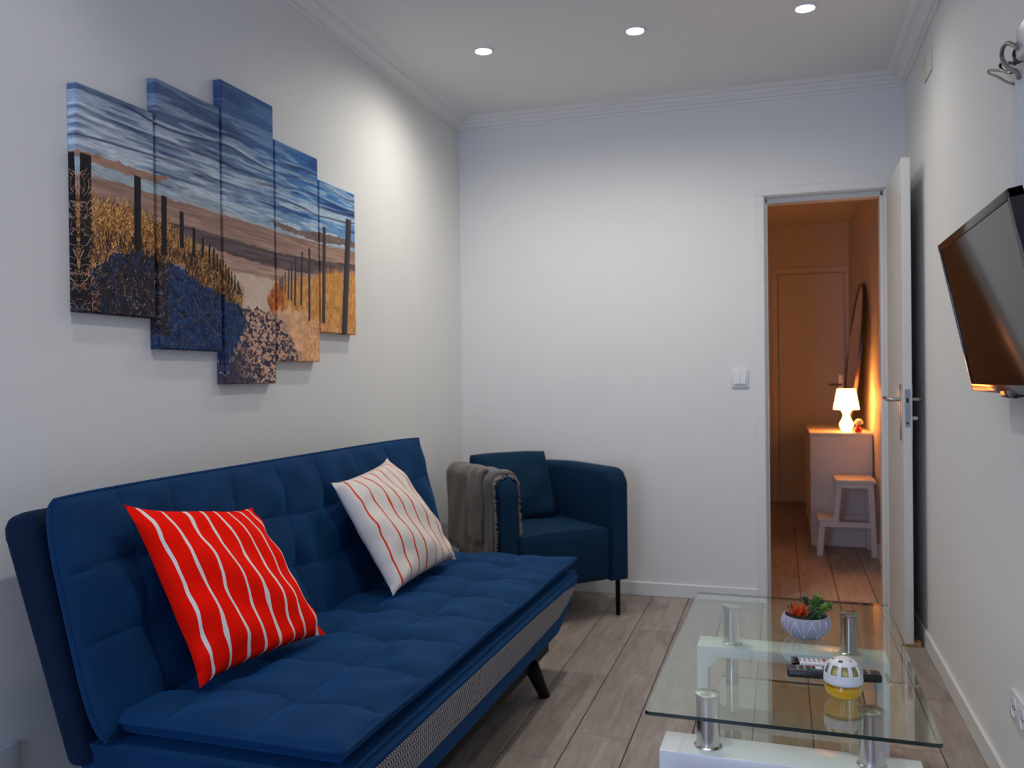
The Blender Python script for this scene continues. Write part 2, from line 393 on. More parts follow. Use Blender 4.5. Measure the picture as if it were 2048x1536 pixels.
# open door leaf
LX, LY0, LY1 = .490, 3.932, 4.478
dr = tag(obj('door_1', box(nb(), (LX, LY0, .012), (LX+.034, LY1, 2.066), .002, 1), M['doorwhite']), 'open white door standing square to the end wall', 'door', kind='structure')
b = nb()
box(b, (LX-.006, LY0+.030, .872), (LX+.001, LY0+.070, 1.112), .003)
obj('backplate', b, M['nickel'], dr)
yh = LY0+.05; zh = 1.046
obj('lever_handle', tube(nb(), smooth_path([(LX-.004, yh, zh), (LX-.035, yh, zh), (LX-.052, yh+.008, zh), (LX-.056, yh+.03, zh+.002), (LX-.056, yh+.115, zh+.002)], 6), .0085, 12), M['nickel'], dr)
box_ = box(nb(), (LX+.033, LY0+.03, .872), (LX+.040, LY0+.07, 1.112), .003); obj('backplate', box_, M['nickel'], dr)
xr = LX+.034
obj('lever_handle', tube(nb(), smooth_path([(xr+.002, yh, zh), (xr+.026, yh, zh), (xr+.038, yh+.008, zh), (xr+.041, yh+.03, zh), (xr+.041, yh+.115, zh)], 6), .008, 12), M['nickel'], dr)
obj('key_knob', cyl(nb(), (xr+.004, yh, .965), (xr+.026, yh, .965), .010, .012, 16), M['nickel'], dr)
lp = obj('lock_plate', box(nb(), (LX+.007, LY0-.002, .930), (LX+.027, LY0+.002, 1.090), .0008, 1), M['plate'], dr)
b = box(nb(), (LX+.012, LY0-.0035, 1.033), (LX+.020, LY0-.001, 1.052)); box(b, (LX+.011, LY0-.003, .942), (LX+.02, LY0-.001, .950))
obj('latch', b, M['blackmetal'], lp)
b = prism(nb(), [(0, 0), (.085, 0), (.085, .024), (0, .006)], 1, -.016, .016, .002, 1)
wg = tag(obj('door_wedge', b, M['wood']), 'small wooden wedge pushed under the open door', 'doorstop'); wg.location = (LX-.022, LY0+.022, 0)
# closed hall door
hd = thing('door_2', 'closed white door at the end of the hall, lit orange', 'door', (.25, HALL_Y, 0), kind='structure')
obj('leaf', box(nb(), (-.27, -.03, .008), (.29, -.0, 2.06), .003, 1), M['doorwhite'], hd)
b = nb(); box(b, (-.325, -.018, 0), (-.275, 0, 2.065), .003, 1); box(b, (.293, -.018, 0), (.33, 0, 2.065), .003, 1); box(b, (-.325, -.018, 2.065), (.33, 0, 2.12), .003, 1)
obj('casing', b, M['trim'], hd)
b = box(nb(), (.235, -.036, .95), (.275, -.029, 1.15), .002, 1); tube(b, [(.255, -.034, 1.06), (.255, -.075, 1.06), (.25, -.08, 1.06), (.15, -.08, 1.06)], .009, 10)
obj('lever_handle', b, M['nickel'], hd)

# ------------------------------------------------------------------ downlights
for i, (x, y, _, _) in enumerate(SPOTS):
    t = thing('downlight', (('nearest the beach print wall', 'in the middle of its row', 'nearest the television wall')[i % 3] + (', row nearest the doorway', ', row above the sofa')[i // 3]).join(('lit recessed ceiling spot ', '')), 'downlight', (x, y, HC), group='recessed ceiling spots')
    b = nb(); lathe(b, [(.034, -.002), (.034, -.006), (.038, -.009), (.043, -.006), (.046, 0), (.046, .0)], 40, capb=False, capt=False)
    obj('trim_ring', b, M['whiteplastic'], t)
    obj('lens', cyl(nb(), (0, 0, -.005), (0, 0, .0), .034, seg=40), M['lens'], t)

# ------------------------------------------------------------------ beach print on five canvases
def paint():
    W, H = 1490, 980; rg = np.random.default_rng(3)
    yy, xx = np.mgrid[0:H, 0:W].astype(np.float32)
    def noise(gx, gy, seed):
        g = np.random.default_rng(seed).random((gy+2, gx+2)).astype(np.float32)
        fx = np.linspace(0, gx, W); fy = np.linspace(0, gy, H); ix = fx.astype(int); iy = fy.astype(int)
        tx = (fx-ix); ty = (fy-iy)[:, None]; tx = tx*tx*(3-2*tx); ty = ty*ty*(3-2*ty)
        a = g[iy][:, ix]*(1-tx)+g[iy][:, ix+1]*tx; c = g[iy+1][:, ix]*(1-tx)+g[iy+1][:, ix+1]*tx
        return a*(1-ty)+c*ty
    def poly(P, rough=0, seed=0):
        n = (noise(60, 40, 50+seed)-.5)*rough if rough else 0
        n2 = (noise(160, 110, 90+seed)-.5)*rough*.8 if rough else 0
        X, Y = xx+n+n2, yy+n-n2; ins = np.zeros((H, W), bool)
        for (x1, y1), (x2, y2) in zip(P, P[1:]+P[:1]):
            if y1 == y2: continue
            c = (Y > y1) != (Y > y2); ins ^= c & (X < (x2-x1)*(Y-y1)/(y2-y1)+x1)
        return ins
    def C(*c): return np.array(c, np.float32)
    def lerp(a, b_, t): return a+(b_-a)*t[..., None]
    # sea
    t = np.clip((yy-540)/430, 0, 1); sat = np.clip((xx-500)/700, 0, 1)
    top = lerp(C(72, 92, 124), C(34, 96, 162), sat); low = lerp(C(158, 170, 176), C(126, 164, 198), sat)
    im = low+(top-low)*np.clip(t*1.55, 0, 1)[..., None]
    wv = yy+10*noise(8, 3, 5)+xx*.006
    s1 = noise(9, 70, 1); s2 = noise(22, 150, 2); s3 = noise(5, 36, 4)
    st = .5*s1+.3*s2+.35*s3
    foam = np.clip((st-.60)*9, 0, 1)*np.clip(1.25-t*1.15, .12, 1)
    dark = np.clip((.47-st)*9, 0, 1)*(.35+.5*np.clip(1-abs(t-.4)*2, 0, 1))
    im = im+(C(196, 206, 212)-im)*(foam*.8)[..., None]; im = im+(lerp(C(44, 58, 104), C(14, 48, 112), sat)-im)*dark[..., None]
    for k, (z, a, wd_) in enumerate([(800, 7, 5), (760, 9, 4), (712, 6, 4), (690, 8, 6), (655, 5, 3)]):
        zc = z+a*np.sin(xx/90+k)+14*(noise(14, 2, 20+k)-.5); m = np.exp(-((yy-zc)/wd_)**2)*np.clip(noise(7, 2, 30+k)*2-.5, 0, 1)
        im = im+(C(34, 40, 72)-im)*(m*.75)[..., None]
        m = np.exp(-((yy-zc-9)/4)**2)*np.clip(noise(9, 2, 40+k)*2-.6, 0, 1); im = im+(C(205, 212, 216)-im)*(m*.7)[..., None]
    gain = (.9+.2*noise(60, 300, 6))[..., None]; im = im*gain
    # beach
    sh = np.interp(np.arange(W), [0, 51, 180, 300, 599, 735, 891, 1184, 1479], [540, 545, 556, 551, 546, 545, 540, 540, 548])
    bm_ = yy < sh[None, :]+6*(noise(40, 4, 8)-.5)
    sand = lerp(C(150, 118, 104), C(192, 160, 140), np.clip((540-yy)/260, 0, 1)*.8+.25*(noise(14, 120, 9)-.5))
    sand = sand*(.86+.28*noise(20, 200, 10))[..., None]
    im[bm_] = sand[bm_]
    e = np.exp(-((yy-sh[None, :]-4)/5)**2)*.6; im = im+(C(176, 168, 160)-im)*e[..., None]
    def fill(P, c, rough=10, seed=0, v=.25, gx=60, gy=60):
        m = poly(P, rough, seed); cc = C(*c)*(1-v/2+v*noise(gx, gy, 200+seed))[..., None]; im[m] = cc[m]; return m
    fill([(-40, 603), (56, 606), (156, 607), (257, 603), (357, 613), (301, 586), (222, 580), (108, 584), (-40, 590)], (152, 118, 100), 5, 1)
    fill([(832, 576), (948, 573), (1043, 568), (1202, 586), (1500, 588), (1500, 568), (1330, 557), (1184, 545), (1050, 549), (933, 551)], (116, 98, 92), 8, 2)
    fill([(-20, 548), (100, 556), (300, 550), (420, 547), (260, 575), (100, 578), (-20, 584)], (158, 172, 178), 8, 3, .15)
    wm = poly([(200, 470), (402, 482), (614, 475), (890, 466), (1183, 476), (1500, 496), (1500, 473), (1181, 420), (888, 412), (671, 422), (503, 436), (325, 439)], 5, 4)
    im[wm] = (C(92, 78, 78)*(.8+.4*noise(14, 110, 12))[..., None])[wm]
    fill([(612, 372), (887, 365), (858, 301), (837, 253), (691, 255), (680, 315)], (205, 180, 160), 10, 5, .06)
    # dunes
    def strokes(n, reg, cols, ln, ang, jit, w=1):
        ys, xs = np.nonzero(reg); 
        if len(ys) == 0: return
        k = rg.integers(0, len(ys), n); cols = np.array(cols, np.float32)
        a = np.radians(ang)+rg.normal(0, jit, n); L = ln*(.4+.9*rg.random(n)); ci = rg.integers(0, len(cols), n); al = .45+.55*rg.random(n)
        cv = rg.normal(0, .28, n)
        for s in np.linspace(0, 1, int(ln*1.3)):
            aa = a+cv*s
            px = (xs[k]+np.cos(aa)*L*s).astype(int); py = (ys[k]+np.sin(aa)*L*s).astype(int)
            for dx in range(w):
                ok = (px+dx >= 0) & (px+dx < W) & (py >= 0) & (py < H)
                q = py[ok], px[ok]+dx; im[q] = im[q]*(1-al[ok, None])+cols[ci[ok]]*al[ok, None]
    gl = fill([(-30, 478), (50, 483), (138, 485), (220, 479), (298, 465), (402, 443), (503, 417), (612, 365), (680, 308), (691, 265), (587, 278), (500, 312), (400, 354), (306, 371), (218, 381), (135, 364), (-30, 272)], (140, 92, 46), 26, 6, .5, 120, 60)
    bl = fill([(-30, 300), (58, 319), (135, 370), (218, 387), (306, 374), (400, 357), (501, 318), (587, 292), (685, 258), (714, 201), (652, 126), (604, 54), (569, -40), (-30, -40)], (26, 50, 88), 26, 7, .9, 70, 50)
    strokes(5200, bl, [(14, 26, 50), (36, 70, 116), (20, 40, 76), (58, 76, 112), (10, 18, 36)], 26, -38, .5, 2)
    up = bl & (yy > 175-.0*xx) & (xx < 330); strokes(700, up, [(176, 132, 92), (96, 62, 40), (200, 160, 120), (30, 20, 20), (40, 26, 22)], 24, 70, .8, 2)
    strokes(1500, bl & (xx < 330) & (yy > 150), [(24, 18, 22), (30, 24, 28), (56, 38, 34)], 22, 60, .9, 3)
    strokes(500, bl & (xx > 250), [(110, 86, 82), (140, 104, 84), (90, 72, 88)], 14, 20, 1.2, 2)
    strokes(4200, gl, [(204, 150, 82), (170, 112, 52), (96, 60, 30), (226, 180, 118), (70, 44, 26)], 26, 68, .45, 2)
    strokes(500, gl & (yy < 400), [(60, 38, 30), (40, 28, 30)], 26, 100, .5, 3)
    # path of footprints, right dune
    pm = poly([(685, 262), (778, 262), (857, 250), (911, 227), (981, 168), (1075, 75), (1080, -40), (540, -40), (664, 126), (714, 186)], 20, 8)
    pn = .55*noise(135, 125, 13)+.45*noise(300, 260, 14); tt = np.clip((pn-.43)*6, 0, 1)
    tt = tt*np.clip((xx-640+.25*yy)/140, .12, 1)
    pc = lerp(C(56, 52, 70), C(204, 160, 132), tt); im[pm] = pc[pm]
    gr = fill([(838, 292), (859, 324), (943, 363), (1046, 382), (1124, 402), (1223, 430), (1327, 446), (1520, 440), (1520, 170), (1217, 185), (1074, 262), (940, 268), (857, 255)], (196, 142, 76), 20, 9, .4, 90, 40)
    srr = fill([(857, 255), (941, 284), (1074, 278), (1218, 228), (1520, 205), (1520, -40), (1070, -40), (1010, 136), (939, 221)], (214, 164, 122), 22, 10, .2)
    strokes(2600, gr, [(222, 172, 100), (176, 116, 56), (206, 150, 84), (190, 104, 50)], 30, 82, .25, 2)
    strokes(1700, srr & (xx > 1060), [(190, 112, 66), (214, 150, 96), (160, 90, 56), (236, 190, 150)], 20, 60, .8, 2)
    strokes(420, gr & (xx < 930), [(186, 96, 46), (120, 62, 34), (206, 124, 66)], 26, 80, .5, 3)
    strokes(500, pm & (xx > 930), [(206, 160, 130), (52, 46, 62)], 9, 10, 1.5, 3)
    for x1, zt, x2, zb, wd_ in [(34, 601, 28, 215, 37), (218, 585, 214, 380, 26), (323, 551, 320, 380, 23), (398, 520, 396, 412, 18), (452, 482, 451, 395, 13), (493, 456, 492, 395, 11), (525, 441, 523, 380, 9), (546, 432, 544, 364, 9), (564, 415, 563, 360, 8), (576, 403, 575, 354, 7), (590, 398, 588, 345, 6), (606, 389, 605, 336, 6), (621, 382, 620, 330, 6), (635, 371, 634, 325, 5), (652, 362, 651, 312, 6), (669, 343, 668, 299, 6), (1423, 675, 1375, 200, 46), (1226, 611, 1211, 236, 24), (1114, 514, 1107, 239, 15), (1063, 492, 1050, 293, 13), (1018, 464, 1008, 289, 12), (991, 442, 985, 304, 10), (973, 422, 964, 306, 9), (947, 403, 945, 332, 7), (929, 389, 928, 338, 7), (915, 380, 914, 341, 6)]:
        s = np.clip((zt-yy)/(zt-zb), 0, 1); xc = x1+(x2-x1)*s
        m = (yy < zt+2*np.sin(xx)) & (yy > zb) & (abs(xx-xc) < wd_/2)
        c0 = C(30, 25, 28) if x1 < 800 else C(58, 54, 60)
        sh_ = (.75+.5*np.clip((xx-xc)/wd_+.5, 0, 1))[..., None]; im[m] = (c0*sh_)[m]
    for pts in ([(34, 570), (214, 545), (322, 520), (398, 500)], [(34, 500), (214, 480), (322, 460)], [(1423, 560), (1226, 525), (1114, 455), (1050, 430)], [(1400, 420), (1220, 400), (1110, 360)], [(1390, 300), (1215, 300)]):
        xs = np.arange(pts[0][0], pts[-1][0], 1 if pts[-1][0] > pts[0][0] else -1); o_ = sorted(pts)
        ys = np.interp(xs, [p[0] for p in o_], [p[1] for p in o_])
        im[ys.astype(int), xs] = im[ys.astype(int), xs]*.4+C(60, 55, 60)*.6
    near = gl & (xx < 70); strokes(160, (xx < 70) & (yy > 200) & (yy < 560), [(200, 160, 128), (170, 120, 90)], 26, 35, .6, 2)
    return np.clip(im*1.12/255, 0, 1)
pic = paint(); H_, W_ = pic.shape[:2]
img = D.images.new('beach_print', W_, H_); buf = np.ones((H_, W_, 4), np.float32); buf[..., :3] = pic
img.pixels.foreach_set(buf.ravel()); img.update()
t = NT('canvas_print'); tx = t.new('TexImage'); tx.image = img; tx.extension = 'MIRROR'
uvn = t.new('UVMap'); t.link(uvn.outputs[0], tx.inputs[0]); t.link(tx.outputs[0], t.b.inputs['Base Color'])
t.b.inputs['Roughness'].default_value = .7; t.b.inputs['Specular IOR Level'].default_value = .25
tc = t.new('TexCoord'); wv = t.new('TexNoise', i_Scale=900.0); t.link(tc.outputs['Object'], wv.inputs['Vector']); t.bump(wv.outputs['Fac'], .1, .001)
M['print'] = t.m
PANELS = [(1.727, 2.004, 1.338, 1.918, 'shortest outer canvas of the beach print nearest the camera, with the thick post'),
          (2.014, 2.304, 1.252, 2.021, 'second canvas of the beach print, blue dune and row of fence posts'),
          (2.314, 2.604, 1.148, 2.116, 'tallest middle canvas of the beach print, sea above footprints'),
          (2.612, 2.902, 1.227, 2.004, 'fourth canvas of the beach print, thin posts over a sandy path'),
          (2.910, 3.198, 1.343, 1.927, 'short outer canvas of the beach print nearest the room corner, two tall posts')]
for ya, yb, za, zb, lab in PANELS:
    bm = box(nb(), (RL+.001, ya, za), (RL+.030, yb, zb)); bmesh.ops.bevel(bm, geom=[e for e in bm.edges if all(v.co.x > RL+.02 for v in e.verts)], offset=.003, segments=2, affect='EDGES')
    uvl = bm.loops.layers.uv.new('UVMap')
    for f in bm.faces:
        n = f.normal
        for lp_ in f.loops:
            x, y, z = lp_.vert.co; d = RL+.030-x
            if abs(n.y) > .7: y = (ya+d) if n.y < 0 else (yb-d)
            if abs(n.z) > .7: z = (za+d) if n.z < 0 else (zb-d)
            lp_[uvl].uv = ((y-1.72)/1.49, (z-1.14)/.98)
    tag(obj('canvas_print', bm, M['print'], fix=False), lab, 'picture', 'five canvases of the beach print')

# ------------------------------------------------------------------ sofa bed
def cushion(org, au, av, an, Lu, Lv, su, sv, top, bot, puff, flare=.012, nu=150, nv=50, tuft=.012, edge=.07, jitter=0, fexp=.5, rnd=0):
    """closed padded pad: stitched top face, lens edge, flat underside"""
    org, au, av, an = Vector(org), Vector(au).normalized(), Vector(av).normalized(), Vector(an).normalized()
    us = np.linspace(0, Lu, nu); vs = np.linspace(0, Lv, nv); U, V = np.meshgrid(us, vs, indexing='ij')
    de = np.minimum.reduce([U, Lu-U, V, Lv-V]); fall = 1-np.exp(-de/edge*2.2); fall = np.clip(fall, 0, 1)**fexp
    cu = np.min([abs(U-s-.01*np.sin(V*17+s*9)) for s in su], 0) if su else U*0+9; cv = np.min([abs(V-s-.008*np.sin(U*11)) for s in sv], 0) if sv else U*0+9
    ds = np.minimum(cu, cv); pf = -puff*np.exp(-(ds/.035))-.003*np.exp(-(ds/.005)**2)
    tf = U*0
    for a in su:
        for c in sv: tf -= tuft*np.exp(-(((U-a)**2+(V-c)**2)/.045**2))
    rg = np.random.default_rng(5); wr = sum(.0016*np.sin(U*rg.uniform(10, 40)+V*rg.uniform(-40, 40)+rg.uniform(0, 6)) for _ in range(7))
    Ht = fall*top+(pf+tf+wr)*np.clip(de/.03, 0, 1)
    Hb = -fall*bot
    rd = 1-rnd*(np.abs(2*U/Lu-1)*np.abs(2*V/Lv-1))**4
    # corners flare out and up, straight runs pull in
    cu_ = np.abs(2*U/Lu-1); cv_ = np.abs(2*V/Lv-1); pu = (1-cv_**4); pv = (1-cu_**10)
    su_ = np.sign(2*U/Lu-1)*cu_**8*(-flare)*pu; sv_ = np.sign(2*V/Lv-1)*cv_**8*(-flare)*pv
    lift = .012*cu_**12*cv_**8+jitter*np.sin(U*9)*(1-fall)
    bm = nb(); Tg = [[None]*nv for _ in range(nu)]; Bg = [[None]*nv for _ in range(nu)]; rim = []
    for i in range(nu):
        for j in range(nv):
            p = org+au*float(Lu/2+(U[i, j]-Lu/2)*rd[i, j]+su_[i, j])+av*float(Lv/2+(V[i, j]-Lv/2)*rd[i, j]+sv_[i, j])
            e = i in (0, nu-1) or j in (0, nv-1)
            Tg[i][j] = bm.verts.new(p+an*float((0 if e else Ht[i, j])+lift[i, j]))
            Bg[i][j] = Tg[i][j] if e else bm.verts.new(p+an*float(Hb[i, j]+lift[i, j]))
    for i in range(nu-1):
        for j in range(nv-1):
            bm.faces.new((Tg[i][j], Tg[i+1][j], Tg[i+1][j+1], Tg[i][j+1])); bm.faces.new((Bg[i][j], Bg[i][j+1], Bg[i+1][j+1], Bg[i+1][j]))
    idx = [(i, 0) for i in range(nu)]+[(nu-1, j) for j in range(1, nv)]+[(i, nv-1) for i in range(nu-2, -1, -1)]+[(0, j) for j in range(nv-2, 0, -1)]
    rim = [Tg[i][j].co.copy() for i, j in idx]
    return bm, rim
SY0, SY1 = 1.43, 3.315
sofa = thing('sofa_bed', 'long blue velvet click-clack sofa bed with tufted seat and grey herringbone band', 'sofa', (-1.1, 2.37, 0), -.0146)
so = Matrix.Translation((1.1, -2.37, 0))
def spart(name, bm, m, **kw):
    bm.transform(so); return obj(name, bm, m, kw.pop('parent', sofa), **kw)
L = SY1-SY0
sw = .005
bm, rim = cushion((-.792, SY0+.035, .432), (0, 1, 0), (-1, 0, 0), (0, 0, 1), L-.045, .585, [.195, .43, .665, .90, 1.135, 1.37, 1.605], [.225, .44], .030, .055, .010, nu=230, nv=76, edge=.10, jitter=.003, flare=.014, fexp=.72)
seat = spart('seat_cushion', bm, M['velvet'], fix=False)
spart('piping', tube(nb(), rim[::2], .0042, 6, closed=True), M['velvet'], parent=seat)
lean = math.atan2(.13, .485); an = (math.cos(lean), 0, math.sin(lean)); av = (-math.sin(lean), 0, math.cos(lean))
bm, rim = cushion((-1.352, SY0-.005, .40), (0, 1, 0), av, an, L+.01, .525, [.205, .375, .60, .835, 1.07, 1.30, 1.56], [.20, .355], .026, .045, .007, nu=230, nv=70, edge=.07, flare=-.006, fexp=.62, rnd=.012)
back = spart('back_cushion', bm, M['velvet'], fix=False)
spart('piping', tube(nb(), rim[::2], .0042, 6, closed=True), M['velvet'], parent=back)
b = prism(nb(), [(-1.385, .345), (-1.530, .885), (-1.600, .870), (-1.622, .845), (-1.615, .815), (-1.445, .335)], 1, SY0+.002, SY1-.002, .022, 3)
spart('back_shell', b, M['velvetshaded'])
# seat base with rounded under-ends
def xf(z): return -.782-.05*((.39-z)/.22)
def yend(z): return .16*((.39-z)/.22)**2.2
pts = []
zs = [.39, .35, .31, .27, .235, .205, .185, .172]
ring = [(SY0+.02+yend(z), z) for z in zs]+[(SY1-.01-yend(z), z) for z in zs[::-1]]
bm = nb(); A = [bm.verts.new((xf(z), y, z)) for y, z in ring]; Bv = [bm.verts.new((-1.43, y, z)) for y, z in ring]; n = len(ring)
fs = [bm.faces.new(A), bm.faces.new(Bv[::-1])]+[bm.faces.new((A[k], Bv[k], Bv[(k+1) % n], A[(k+1) % n])) for k in range(n)]
bmesh.ops.recalc_face_normals(bm, faces=fs)
bmesh.ops.bevel(bm, geom=list({e for e in fs[0].edges}), offset=.014, segments=3, affect='EDGES')
spart('seat_base', bm, M['velvet'])
top = [(SY0+.03, .362), (2.0, .366), (2.7, .364), (3.12, .354), (3.262, .340)]; bot = [(3.255, .322), (3.20, .292), (3.08, .262), (2.7, .254), (2.0, .252), (SY0+.12, .252), (SY0+.05, .29)]
bm = nb(); ring = top+bot; A = [bm.verts.new((xf(z)+.003, y, z)) for y, z in ring]; Bv = [bm.verts.new((xf(z)-.004, y, z)) for y, z in ring]; n = len(ring)
bm.faces.new(A); bm.faces.new(Bv[::-1]); [bm.faces.new((A[k], Bv[k], Bv[(k+1) % n], A[(k+1) % n])) for k in range(n)]
band = spart('herringbone_band', bm, M['herring'], smooth=False); band['label'] = 'grey and navy herringbone tape along the front'
b = box(nb(), (-.885, 1.66, .128), (-.850, 3.09, .172), .008); box(b, (-1.38, 1.72, .13), (-1.35, 3.03, .172), .006)
for y in (1.9, 2.85): box(b, (-1.36, y, .135), (-.86, y+.03, .165), .005)
spart('frame_rail', b, M['blackmetal'])
for x, y0, y1 in ((-.850, 2.86, 2.985), (-.850, 1.88, 1.755), (-1.36, 2.775, 2.95), (-1.36, 1.965, 1.79)):
    spart('leg', cyl(nb(), (x, y0, .15), (x+(.012 if x > -1 else -.012), y1, 0), .027, .019, 20, .002), M['blackmetal'])

# ------------------------------------------------------------------ throw pillows
def pillow(name, BL, BR, TL, TR, th, m, label, concave=.035, seed=1):
    BL, BR, TL, TR = (Vector(p) for p in (BL, BR, TL, TR)); N = 44
    cen = (BL+BR+TL+TR)/4; nrm = (BR-BL).cross(TL-BL).normalized()
    if nrm.x < 0: nrm = -nrm
    rg = np.random.default_rng(seed); ph = rg.uniform(0, 6, 8)
    bm = nb(); uvl = bm.loops.layers.uv.new('UVMap'); Tg = {}; Bg = {}; UV = {}
    for i in range(N+1):
        for j in range(N+1):
            u, v = 2*i/N-1, 2*j/N-1
            uu = u*(1-concave*(1-v*v)*abs(u)**3); vv = v*(1-concave*(1-u*u)*abs(v)**3)
            ear = .05*abs(u*v)**7; uu *= 1+ear; vv *= 1+ear; a, c = (uu+1)/2, (vv+1)/2
            p = BL*(1-a)*(1-c)+BR*a*(1-c)+TL*(1-a)*c+TR*a*c
            prof = (max(0, (1-u*u))*max(0, (1-v*v)))**.5
            wr = .006*math.sin(5*u+7*v+ph[0])*prof+.004*math.sin(13*v-4*u+ph[1])*(1-prof)
            wr += .005*math.sin(17*(u-v)+ph[2])*max(0, abs(u*v)-.3)
            h = th*prof**.75
            edge = i in (0, N) or j in (0, N)
            Tg[i, j] = bm.verts.new(p-cen+nrm*((0 if edge else h+wr*1.2)))
            Bg[i, j] = Tg[i, j] if edge else bm.verts.new(p-cen-nrm*(h*.5+wr*.3))
            UV[Tg[i, j]] = (i/N, j/N); UV[Bg[i, j]] = (i/N, j/N)
    for i in range(N):
        for j in range(N):
            bm.faces.new((Tg[i, j], Tg[i+1, j], Tg[i+1, j+1], Tg[i, j+1])); bm.faces.new((Bg[i, j], Bg[i, j+1], Bg[i+1, j+1], Bg[i+1, j]))
    for f in bm.faces:
        for l in f.loops: l[uvl].uv = UV[l.vert]
    o = obj(name, bm, m, ang=80); o.location = cen; return tag(o, label, 'pillow')
pillow('throw_pillow', (-1.258, 1.625, .476), (-1.186, 2.03, .478), (-1.412, 1.580, .872), (-1.400, 2.030, .800), .068, M['redstripe'], 'bright red throw pillow with wavy white lines leaning on the sofa back', seed=2)
pillow('throw_pillow', (-1.186, 2.475, .478), (-1.190, 3.01, .480), (-1.372, 2.435, .822), (-1.408, 2.905, .852), .080, M['whitestripe'], 'cream throw pillow with thin red lines leaning on the sofa back', seed=4)

# ------------------------------------------------------------------ armchair (local x along its front from left to right, y towards its back)
CF = Vector((-.713, 4.11, 0)); CA = R(45)
cw = .70; org = CF-Vector((math.cos(CA), math.sin(CA), 0))*cw
chair = thing('armchair', 'navy tub armchair set diagonally in the room corner', 'armchair', org, CA)
ct, cz0, cz1 = .10, .175, .716
path = []; off = ct/2; rad = .27; dep = .66
def arc(cx, cy, r, a0, a1, n): return [(cx+r*math.cos(a0+(a1-a0)*k/n), cy+r*math.sin(a0+(a1-a0)*k/n)) for k in range(n+1)]
for k in range(14): path.append((cw-off, (dep-rad)*k/14))
path += arc(cw-rad, dep-rad, rad-off, 0, math.pi/2, 10)
path += [(x, dep-off) for x in np.linspace(cw-rad, rad, 4)[1:-1]]
path += arc(rad, dep-rad, rad-off, math.pi/2, math.pi, 10)
for k in range(13, -1, -1): path.append((off, (dep-rad)*k/14))
bm = nb(); rings = []; P = [Vector((*p, 0)) for p in path]; dist = 0
tot = sum((P[i+1]-P[i]).length for i in range(len(P)-1))
for i, p in enumerate(P):
    if i: dist += (P[i]-P[i-1]).length
    tg = (P[min(i+1, len(P)-1)]-P[max(i-1, 0)]).normalized(); nr = Vector((tg.y, -tg.x, 0))
    e = min(dist, tot-dist); rr = .062
    drop = 0 if e >= rr else rr-math.sqrt(rr*rr-(rr-e)**2)
    zt = cz1-drop*.9; q = []
    hw_ = ct/2; rt = .036
    q += [(hw_-.004, cz0), (hw_, cz0+.01)]
    for k in range(7): a = math.pi/2*k/6; q.append((hw_-rt+rt*math.cos(a), zt-rt+rt*math.sin(a)))
    for k in range(7): a = math.pi/2+math.pi/2*k/6; q.append((-hw_+rt+rt*math.cos(a), zt-rt+rt*math.sin(a)))
    q += [(-hw_, cz0+.01), (-hw_+.004, cz0)]
    rings.append([bm.verts.new((p.x+nr.x*a, p.y+nr.y*a, z)) for a, z in q])
m_ = len(rings[0])
for a, c in zip(rings, rings[1:]):
    for k in range(m_): bm.faces.new((a[k], a[(k+1) % m_], c[(k+1) % m_], c[k]))
f0 = bm.faces.new(rings[0]); f1 = bm.faces.new(rings[-1][::-1]); bmesh.ops.recalc_face_normals(bm, faces=bm.faces)
bmesh.ops.bevel(bm, geom=list({e for f in (f0, f1) for e in f.edges}), offset=.008, segments=2, affect='EDGES')
obj('tub_shell', bm, M['chairfab'], chair, ang=50)
b = box(nb(), (ct-.004, .004, cz0+.004), (cw-ct+.004, .56, .425), .03, 4)
for v in b.verts:
    if v.co.z > .40: v.co.z += .022*max(0, 1-((v.co.x-cw/2)/.27)**2)
bmesh.ops.subdivide_edges(b, edges=[e for e in b.edges if e.calc_length() > .3], cuts=4, use_grid_fill=True)
for v in b.verts:
    if v.co.z > .415: v.co.z = .425+.018*max(0, 1-((v.co.x-cw/2)/.27)**2)*max(0, 1-((v.co.y-.25)/.32)**4)
obj('seat', b, M['chairfab'], chair, ang=50)
ln = R(20)
bm, rim = cushion((.085, .395, .430), (1, 0, 0), (0, math.sin(ln), math.cos(ln)), (0, -math.cos(ln), math.sin(ln)), .445, .365, [], [], .068, .06, 0, flare=.002, rnd=.055, nu=40, nv=34, edge=.16)
bc = obj('back_cushion', bm, M['chairfab'], chair, ang=80, fix=False); obj('piping', tube(nb(), rim, .003, 6, closed=True), M['chairfab'], bc)
for x, y in ((cw-.045, .030), (.045, .030), (cw-.10, .50), (.10, .50)):
    obj('leg', cyl(nb(), (x, y, cz0+.012), (x, y, 0), .0125, .011, 16, .001), M['blackmetal'], chair)
